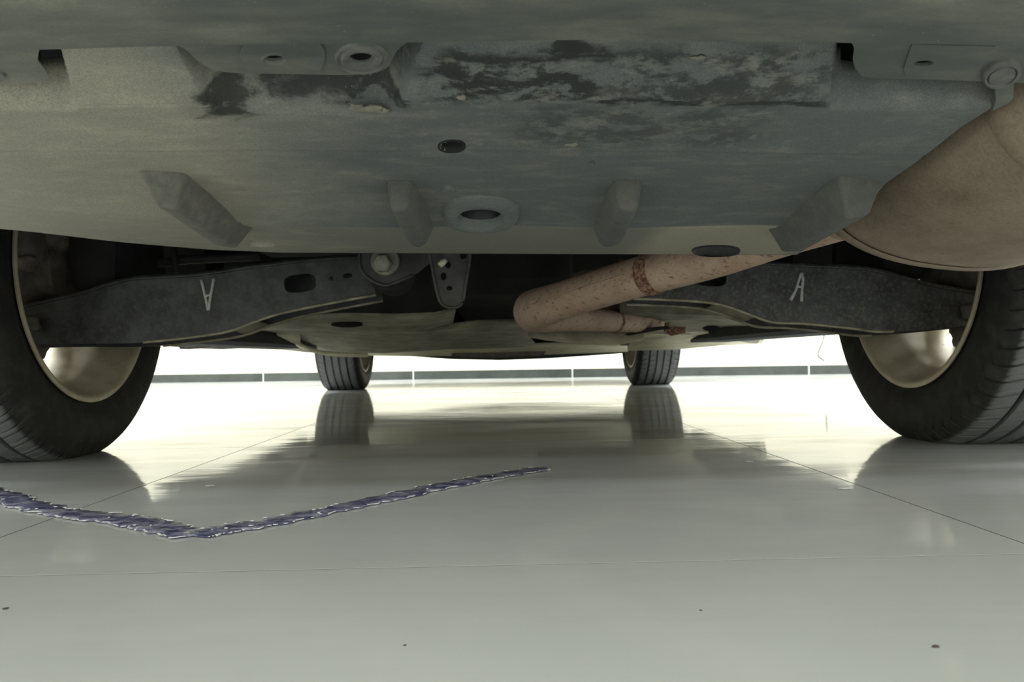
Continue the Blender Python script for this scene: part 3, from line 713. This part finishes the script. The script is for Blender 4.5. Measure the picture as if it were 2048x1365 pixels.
# ---- floor pan, tank and covers further forward
def slab(name, px_rows, mat, thick=.02, label=None, shade=35, up=True):
    """panel lofted through rows of (depth, [(px, py)...]); every row has the same number of points"""
    bm = bmesh.new(); R = [[bm.verts.new(at(x, y, d)) for x, y in pts] for d, pts in px_rows]
    for a, b in zip(R, R[1:]):
        for i in range(len(a)-1): bm.faces.new((a[i], a[i+1], b[i+1], b[i]))
    o = part(name, bm_mesh(bm, False), mat, shade=shade, label=label); o.data.update()
    up_ = o.data.polygons[0].normal.z > 0
    mod(o, 'SOLIDIFY', thickness=thick, offset=1 if up_ else -1); return o
part('floor_pan', box((0, 2.55, .47), (1.30, 3.9, .02)), 'dark_underbody', label='dark floor pan above the running gear')
part('rear_crossmember', box((0, 1.16, .395), (1.24, .07, .10), .012), 'dark_underbody')
part('subframe', box((0, 1.42, .375), (.86, .10, .08), .015), 'dark_underbody')
# fuel tank: rear face coloured dark, lower facet paler as floor light, stepping away at the right
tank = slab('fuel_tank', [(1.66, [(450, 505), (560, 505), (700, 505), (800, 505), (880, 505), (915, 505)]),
                   (1.70, [(440, 652), (560, 634), (700, 628), (800, 630), (870, 627), (912, 618)])], 'dark_underbody', .01, 'fuel tank left of the tunnel, rear face coloured dark')
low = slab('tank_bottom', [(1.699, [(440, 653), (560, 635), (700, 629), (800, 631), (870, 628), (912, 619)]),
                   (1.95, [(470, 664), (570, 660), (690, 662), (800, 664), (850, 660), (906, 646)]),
                   (2.00, [(470, 640), (570, 640), (690, 640), (800, 640), (850, 640), (906, 640)])], 'underbody', .01, 'lower face of the fuel tank, floor light in its colour')
part('recess_shade_disc', boss_me := loft([[at(x, y, 1.80) for x, y in ring_px(694, 650, 32, 5.5, 24)], [at(x, y, 1.81)+Vector((0, 0, .004)) for x, y in ring_px(694, 650, 30, 5, 24)]]), 'black', low, None, 'black oval disc as the shade of a recess')  # flat black disc paints the shade of a recess
# long cover ahead of the tank, running down to the front
slab('left_floor_cover', [(2.02, [(470, 652), (590, 655), (700, 660), (820, 662), (900, 655), (960, 648), (1060, 646)]),
                     (2.5, [(462, 664), (580, 672), (690, 682), (800, 684), (900, 682), (980, 680), (1060, 678)]),
                     (2.9, [(480, 676), (588, 688), (690, 697), (800, 698), (900, 697), (980, 696), (1070, 693)]),
                     (3.05, [(500, 684), (600, 697), (690, 706), (770, 707), (900, 699), (980, 698), (1070, 695)]),
                     (3.10, [(500, 672), (600, 680), (690, 690), (770, 690), (900, 690), (980, 688), (1070, 688)])], 'underbody', .01, 'grey underfloor cover left of the exhaust')
part('pale_rim', tube(spline([at(588, 676, 2.62), at(596, 688, 2.62), at(615, 698, 2.62), at(645, 706, 2.64), at(680, 710, 2.66), at(735, 711, 2.7)]), [.012]*20+[.010]*21, 12, True, .7), 'pale_underbody', shade='all', label='pale curved rim of the underfloor cover')
slab('sill_cover', [(2.35, [(462, 664), (520, 668), (600, 674)]), (2.6, [(470, 678), (530, 684), (600, 690)]), (2.9, [(478, 690), (540, 698), (620, 706)]), (2.92, [(478, 680), (540, 685), (620, 690)])], 'pale_underbody', .01, 'pale sill cover beside the left rear wheel')
part('jacking_block', plate([at(x, y, 2.25) for x, y in [(428, 690), (432, 676), (445, 666), (462, 672), (475, 680), (474, 692)]], [], (0, .05, 0)), 'black', label='black jacking block')
part('sill_bracket', plate([at(x, y, 2.15) for x, y in [(352, 684), (372, 678), (410, 680), (440, 668), (440, 690), (410, 696), (360, 699)]], [], (0, .06, 0)), 'cast_iron', label='grey sill bracket')
part('sill_strip', plate([at(x, y, 2.3) for x, y in [(300, 684), (345, 680), (480, 676), (480, 693), (400, 698), (345, 694), (310, 690)]], [], (0, .2, 0)), 'dark_underbody')
# right side
slab('right_floor_cover', [(1.75, [(1240, 520), (1330, 540), (1440, 580), (1560, 600)]),
                     (1.78, [(1240, 622), (1330, 628), (1440, 632), (1560, 652)]),
                     (2.3, [(1240, 655), (1330, 655), (1440, 652), (1540, 664)]),
                     (2.7, [(1240, 678), (1330, 676), (1430, 672), (1520, 680)]),
                     (2.95, [(1240, 692), (1330, 690), (1430, 680), (1515, 688)]),
                     (3.0, [(1240, 680), (1330, 680), (1430, 670), (1515, 680)])], 'underbody', .01, 'grey underfloor cover right of the exhaust')
slab('right_pale_cover', [(2.5, [(1270, 668), (1350, 664), (1440, 668), (1528, 676)]), (2.8, [(1262, 690), (1350, 684), (1440, 678), (1528, 682)]), (3.0, [(1255, 702), (1350, 700), (1440, 692), (1524, 688)]), (3.02, [(1255, 690), (1350, 690), (1440, 685), (1524, 680)])], 'pale_underbody', .01, 'pale lower cover right of the exhaust')
part('cover_shade_disc', loft([[at(x, y, 2.2) for x, y in ring_px(1423, 657, 18, 6, 20)], [at(x, y, 2.215) for x, y in ring_px(1423, 657, 17, 5.5, 20)]]), 'black')  # black disc in place of a shaded hole
part('pipe_hanger', plate([at(x, y, 2.0) for x, y in [(1330, 663), (1333, 645), (1338, 644), (1340, 653), (1372, 654), (1370, 666), (1345, 672)]], [], (0, .02, 0)), 'weld', label='rusty exhaust hanger')
part('pipe_hanger_strap', plate([at(x, y, 1.95) for x, y in [(1252, 668), (1290, 656), (1335, 652), (1340, 658), (1300, 664), (1256, 672)]], [], (0, .02, 0)), 'dark_underbody')
part('sill_cover', plate([at(x, y, 2.3) for x, y in [(1525, 676), (1560, 652), (1585, 660), (1620, 668), (1690, 664), (1690, 668), (1672, 670), (1655, 668), (1640, 671), (1560, 674)]], [], (0, .06, 0)), 'teal_plastic', label='dark sill edge beside the right rear wheel')
lump('jacking_block', 1588, 664, 2.25, (.022, .03, .008), 'cast_iron'); lump('jacking_block', 1625, 664, 2.25, (.025, .03, .007), 'cast_iron')
# front cover and lip at the far end of the car
slab('front_undertray', [(3.1, [(740, 697), (850, 694), (1000, 692), (1120, 690), (1260, 690)]), (3.5, [(735, 704), (850, 702), (1000, 700), (1120, 697), (1260, 697)]), (3.75, [(735, 712), (850, 713), (1000, 712), (1120, 709), (1255, 704)]), (3.76, [(735, 702), (850, 702), (1000, 702), (1120, 699), (1255, 696)])], 'pale_underbody', .01, 'pale front undertray between the front wheels')
part('front_skid_plate', plate([at(x, y, 3.6) for x, y in [(895, 701), (1085, 698), (1092, 704), (1086, 712), (990, 716), (902, 714), (905, 706)]], [], (0, .04, 0)), 'cast_iron', label='brown skid plate under the nose')
lip = [(730, 708), (880, 712), (1090, 709), (1262, 702), (1262, 706), (1180, 712), (1090, 718), (1000, 721), (900, 719), (820, 713), (735, 712)]
part('front_lip', plate([at(x, y, 4.7) for x, y in lip], [], (0, .02, 0)), 'teal_plastic', label='dark front bumper lip')
# underside between axles closing the view
part('left_sill', box((-.75, 2.70, .34), (.20, 2.0, .30), .03), 'dark_underbody', label='dark left sill')
part('right_sill', box((.75, 2.70, .34), (.20, 2.0, .30), .03), 'dark_underbody', label='dark right sill')
part('tunnel', box((.0, 2.6, .36), (.30, 1.9, .16), .03), 'dark_underbody')
part('engine_block', box((0, 4.05, .33), (.9, .7, .26), .05), 'dark_underbody')
for sx in (-1, 1): part('added_dark_block', box((sx*.660, 1.395, .365), (.09, .20, .21), .03), 'black', shade=40)  # added black boxes that darken the wheel interior above the arms
for sx in (-1, 1):  # plates added to shut out the bright gap above the arms
    part('wheelhouse_wall', box((sx*.635, 1.33, .52), (.02, .80, .24)), 'dark_underbody')
    part('closing_plate', box((sx*.75, 1.725, .38), (.26, .01, .34)), 'black')
# ---- body above, out of the picture but shading the floor
def side(sx):
    out = [(.42, .42), (.42, .95), (4.75, .80), (4.88, .6), (4.86, .24), (4.52, .22)]
    for k_ in range(0, 13): a = math.radians(-12+k_*17); out.append((YFW+.365*math.cos(a), ZA+.365*math.sin(a)))
    out += [(3.66, .20), (1.75, .20)]
    for k_ in range(0, 13): a = math.radians(-12+k_*17); out.append((YR+.365*math.cos(a), ZA+.365*math.sin(a)))
    out += [(.93, .36), (.62, .38)]
    return part('side_panel', plate([(sx*.875, y, z) for y, z in out], [], (sx*.03, 0, 0)), 'paint')
side(-1); side(1)
hull = [(.40, .60), (.40, .98), (.52, 1.10), (.85, 1.46), (1.4, 1.52), (2.6, 1.50), (3.45, 1.05), (4.5, .90), (4.85, .70), (4.85, .60)]
bm = bmesh.new(); R = []
for x, t_ in ((-.88, 1), (-.80, 1.0), (.80, 1.0), (.88, 1)):
    R.append([bm.verts.new((x*(1 if z < 1.0 else .80), y, z)) for y, z in hull])
for a, b in zip(R, R[1:]):
    for i in range(len(hull)): j = (i+1) % len(hull); bm.faces.new((a[i], a[j], b[j], b[i]))
bm.faces.new(R[0]); bm.faces.new(R[-1][::-1])
part('body_shell', bm_mesh(bm), 'paint', label='dark painted car body')
part('front_bumper', box((0, 4.80, .40), (1.7, .12, .42), .05), 'paint')
for sx in (-1, 1):
    for yy in (YR, YFW):
        arc = [(sx*.62, yy+.37*math.cos(math.radians(a)), ZA+.02+.37*math.sin(math.radians(a))) for a in range(0, 181, 12)]
        bm = bmesh.new(); A = [(bm.verts.new(p), bm.verts.new((sx*.88, p[1], p[2]))) for p in arc]
        for p, q in zip(A, A[1:]): bm.faces.new((p[0], q[0], q[1], p[1]))
        o = part('wheel_liner', bm_mesh(bm), 'black'); mod(o, 'SOLIDIFY', thickness=.004, offset=0)

# ---------------------------------------------------------------- marks and bits on the floor
def tape_strip(path_px, wpx, label):
    pts = spline([on_floor(x, y) for x, y in path_px], 24); rnd = random.Random(len(path_px))
    L_, Rr, prev = [], [], 0; nl = nr = 0
    for i, p in enumerate(pts):
        t = (pts[min(i+1, len(pts)-1)]-pts[max(0, i-1)]).normalized(); nrm = Vector((-t.y, t.x, 0))
        w_ = wpx[0]+(wpx[1]-wpx[0])*i/(len(pts)-1)
        nl = nl*.6+rnd.uniform(-.09, .09); nr = nr*.6+rnd.uniform(-.09, .09)
        end = min(1, .25+min(i, len(pts)-1-i)/4)
        L_.append(p+nrm*w_*(.5+nl)*end); Rr.append(p-nrm*w_*(.5+nr)*end)
    bm = bmesh.new(); rows = []
    for a, b in zip(L_, Rr):
        row = []
        for k_ in range(5):
            q = a.lerp(b, k_/4); q.z = .0009+rnd.uniform(0, .0012)*(1 if 0 < k_ < 4 else .1); row.append(bm.verts.new(q))
        rows.append(row)
    for a, b in zip(rows, rows[1:]):
        for k_ in range(4): bm.faces.new((a[k_], b[k_], b[k_+1], a[k_+1]))
    o = link('floor_tape', bm_mesh(bm), M['tape'], None, 'all', label); o['category'] = 'tape'; o['group'] = 'purple tape strips on the floor'
    mod(o, 'SOLIDIFY', thickness=.0006, offset=0)
    # pale frayed backing showing along the torn edges
    bm = bmesh.new()
    for i in range(2, len(pts)-2):
        for edge, sg in ((L_, 1), (Rr, -1)):
            if rnd.random() < (.45 if edge is Rr else .22):
                a, b = edge[i], edge[min(i+1, len(pts)-1)]; t = (b-a); n_ = Vector((-t.y, t.x, 0)).normalized()*sg
                w_ = rnd.uniform(.0001, .0009); m = a.lerp(b, .5)+n_*w_
                v = [bm.verts.new(p+Vector((0, 0, .0016))) for p in (a-n_*.0008, a+n_*w_*.6, m+n_*.0006, b+n_*w_*.4, b-n_*.0008)]; bm.faces.new(v)
    for _ in range(10):
        i = rnd.randrange(3, len(pts)-3); c = L_[i].lerp(Rr[i], rnd.uniform(.1, .9)); a = rnd.random()*6; r = rnd.uniform(.0008, .0018)
        bm.faces.new([bm.verts.new(c+Vector((r*math.cos(a+k_*1.2)*rnd.uniform(.6, 1.6), r*math.sin(a+k_*1.2), .0028))) for k_ in range(5)])
    me = bm_mesh(bm); f = link('torn_edge', me, M['flake'], o); f['kind'] = 'stuff'; mod(f, 'SOLIDIFY', thickness=.0005, offset=0)
tape_strip([(-60, 975), (0, 992), (60, 1012), (130, 1028), (250, 1042), (330, 1058), (395, 1073)], (.034, .036), 'patchy purple tape strip running off left behind the left rear wheel')
tape_strip([(385, 1075), (440, 1063), (560, 1042), (700, 1014), (880, 975), (1000, 952), (1090, 938)], (.038, .034), 'long purple tape strip pointing under the car')
def crumb(px, py, r, mat, label, cat='crumb', fl=.5):
    bm = bmesh.new(); bmesh.ops.create_icosphere(bm, subdivisions=1, radius=r); c = on_floor(px, py)
    for v in bm.verts:
        k_ = random.uniform(.6, 1.3); v.co = Vector((v.co.x*k_*1.3, v.co.y*k_, max(-.2*r, v.co.z*k_*fl)+.2*r))
    o = link('crumb' if cat == 'crumb' else 'flake', bm_mesh(bm), M[mat]); o.location = c; o['label'] = label; o['category'] = cat
crumb(12, 1219, .0016, 'dirt', 'dark crumb on the tile at the far left')
crumb(1870, 1295, .0016, 'dirt', 'dark crumb at the lower right of the floor')
crumb(1402, 1222, .001, 'dirt', 'tiny dark crumb on the front tile right of centre')
crumb(810, 1292, .0009, 'dirt', 'tiny dark crumb on the front tile near the bottom edge')
crumb(1497, 925, .006, 'flake', 'pale chip on the floor by the right joint', 'flake', .12)
crumb(420, 974, .006, 'flake', 'pale chip on the floor above the purple tape', 'flake', .12)
crumb(1690, 980, .007, 'flake', 'pale chip lying on the joint near the right tyre', 'flake', .12)
# thin wire hanging at the window
th = link('wire', tube(spline([at(1649, 640, 5.2), at(1648, 672, 5.2), at(1642, 692, 5.2), at(1636, 711, 5.2), at(1648, 722, 5.2)], 6), .0055, 6), M['thread']); th['label'] = 'thin grey bent wire hanging before the bright window'; th['category'] = 'wire'
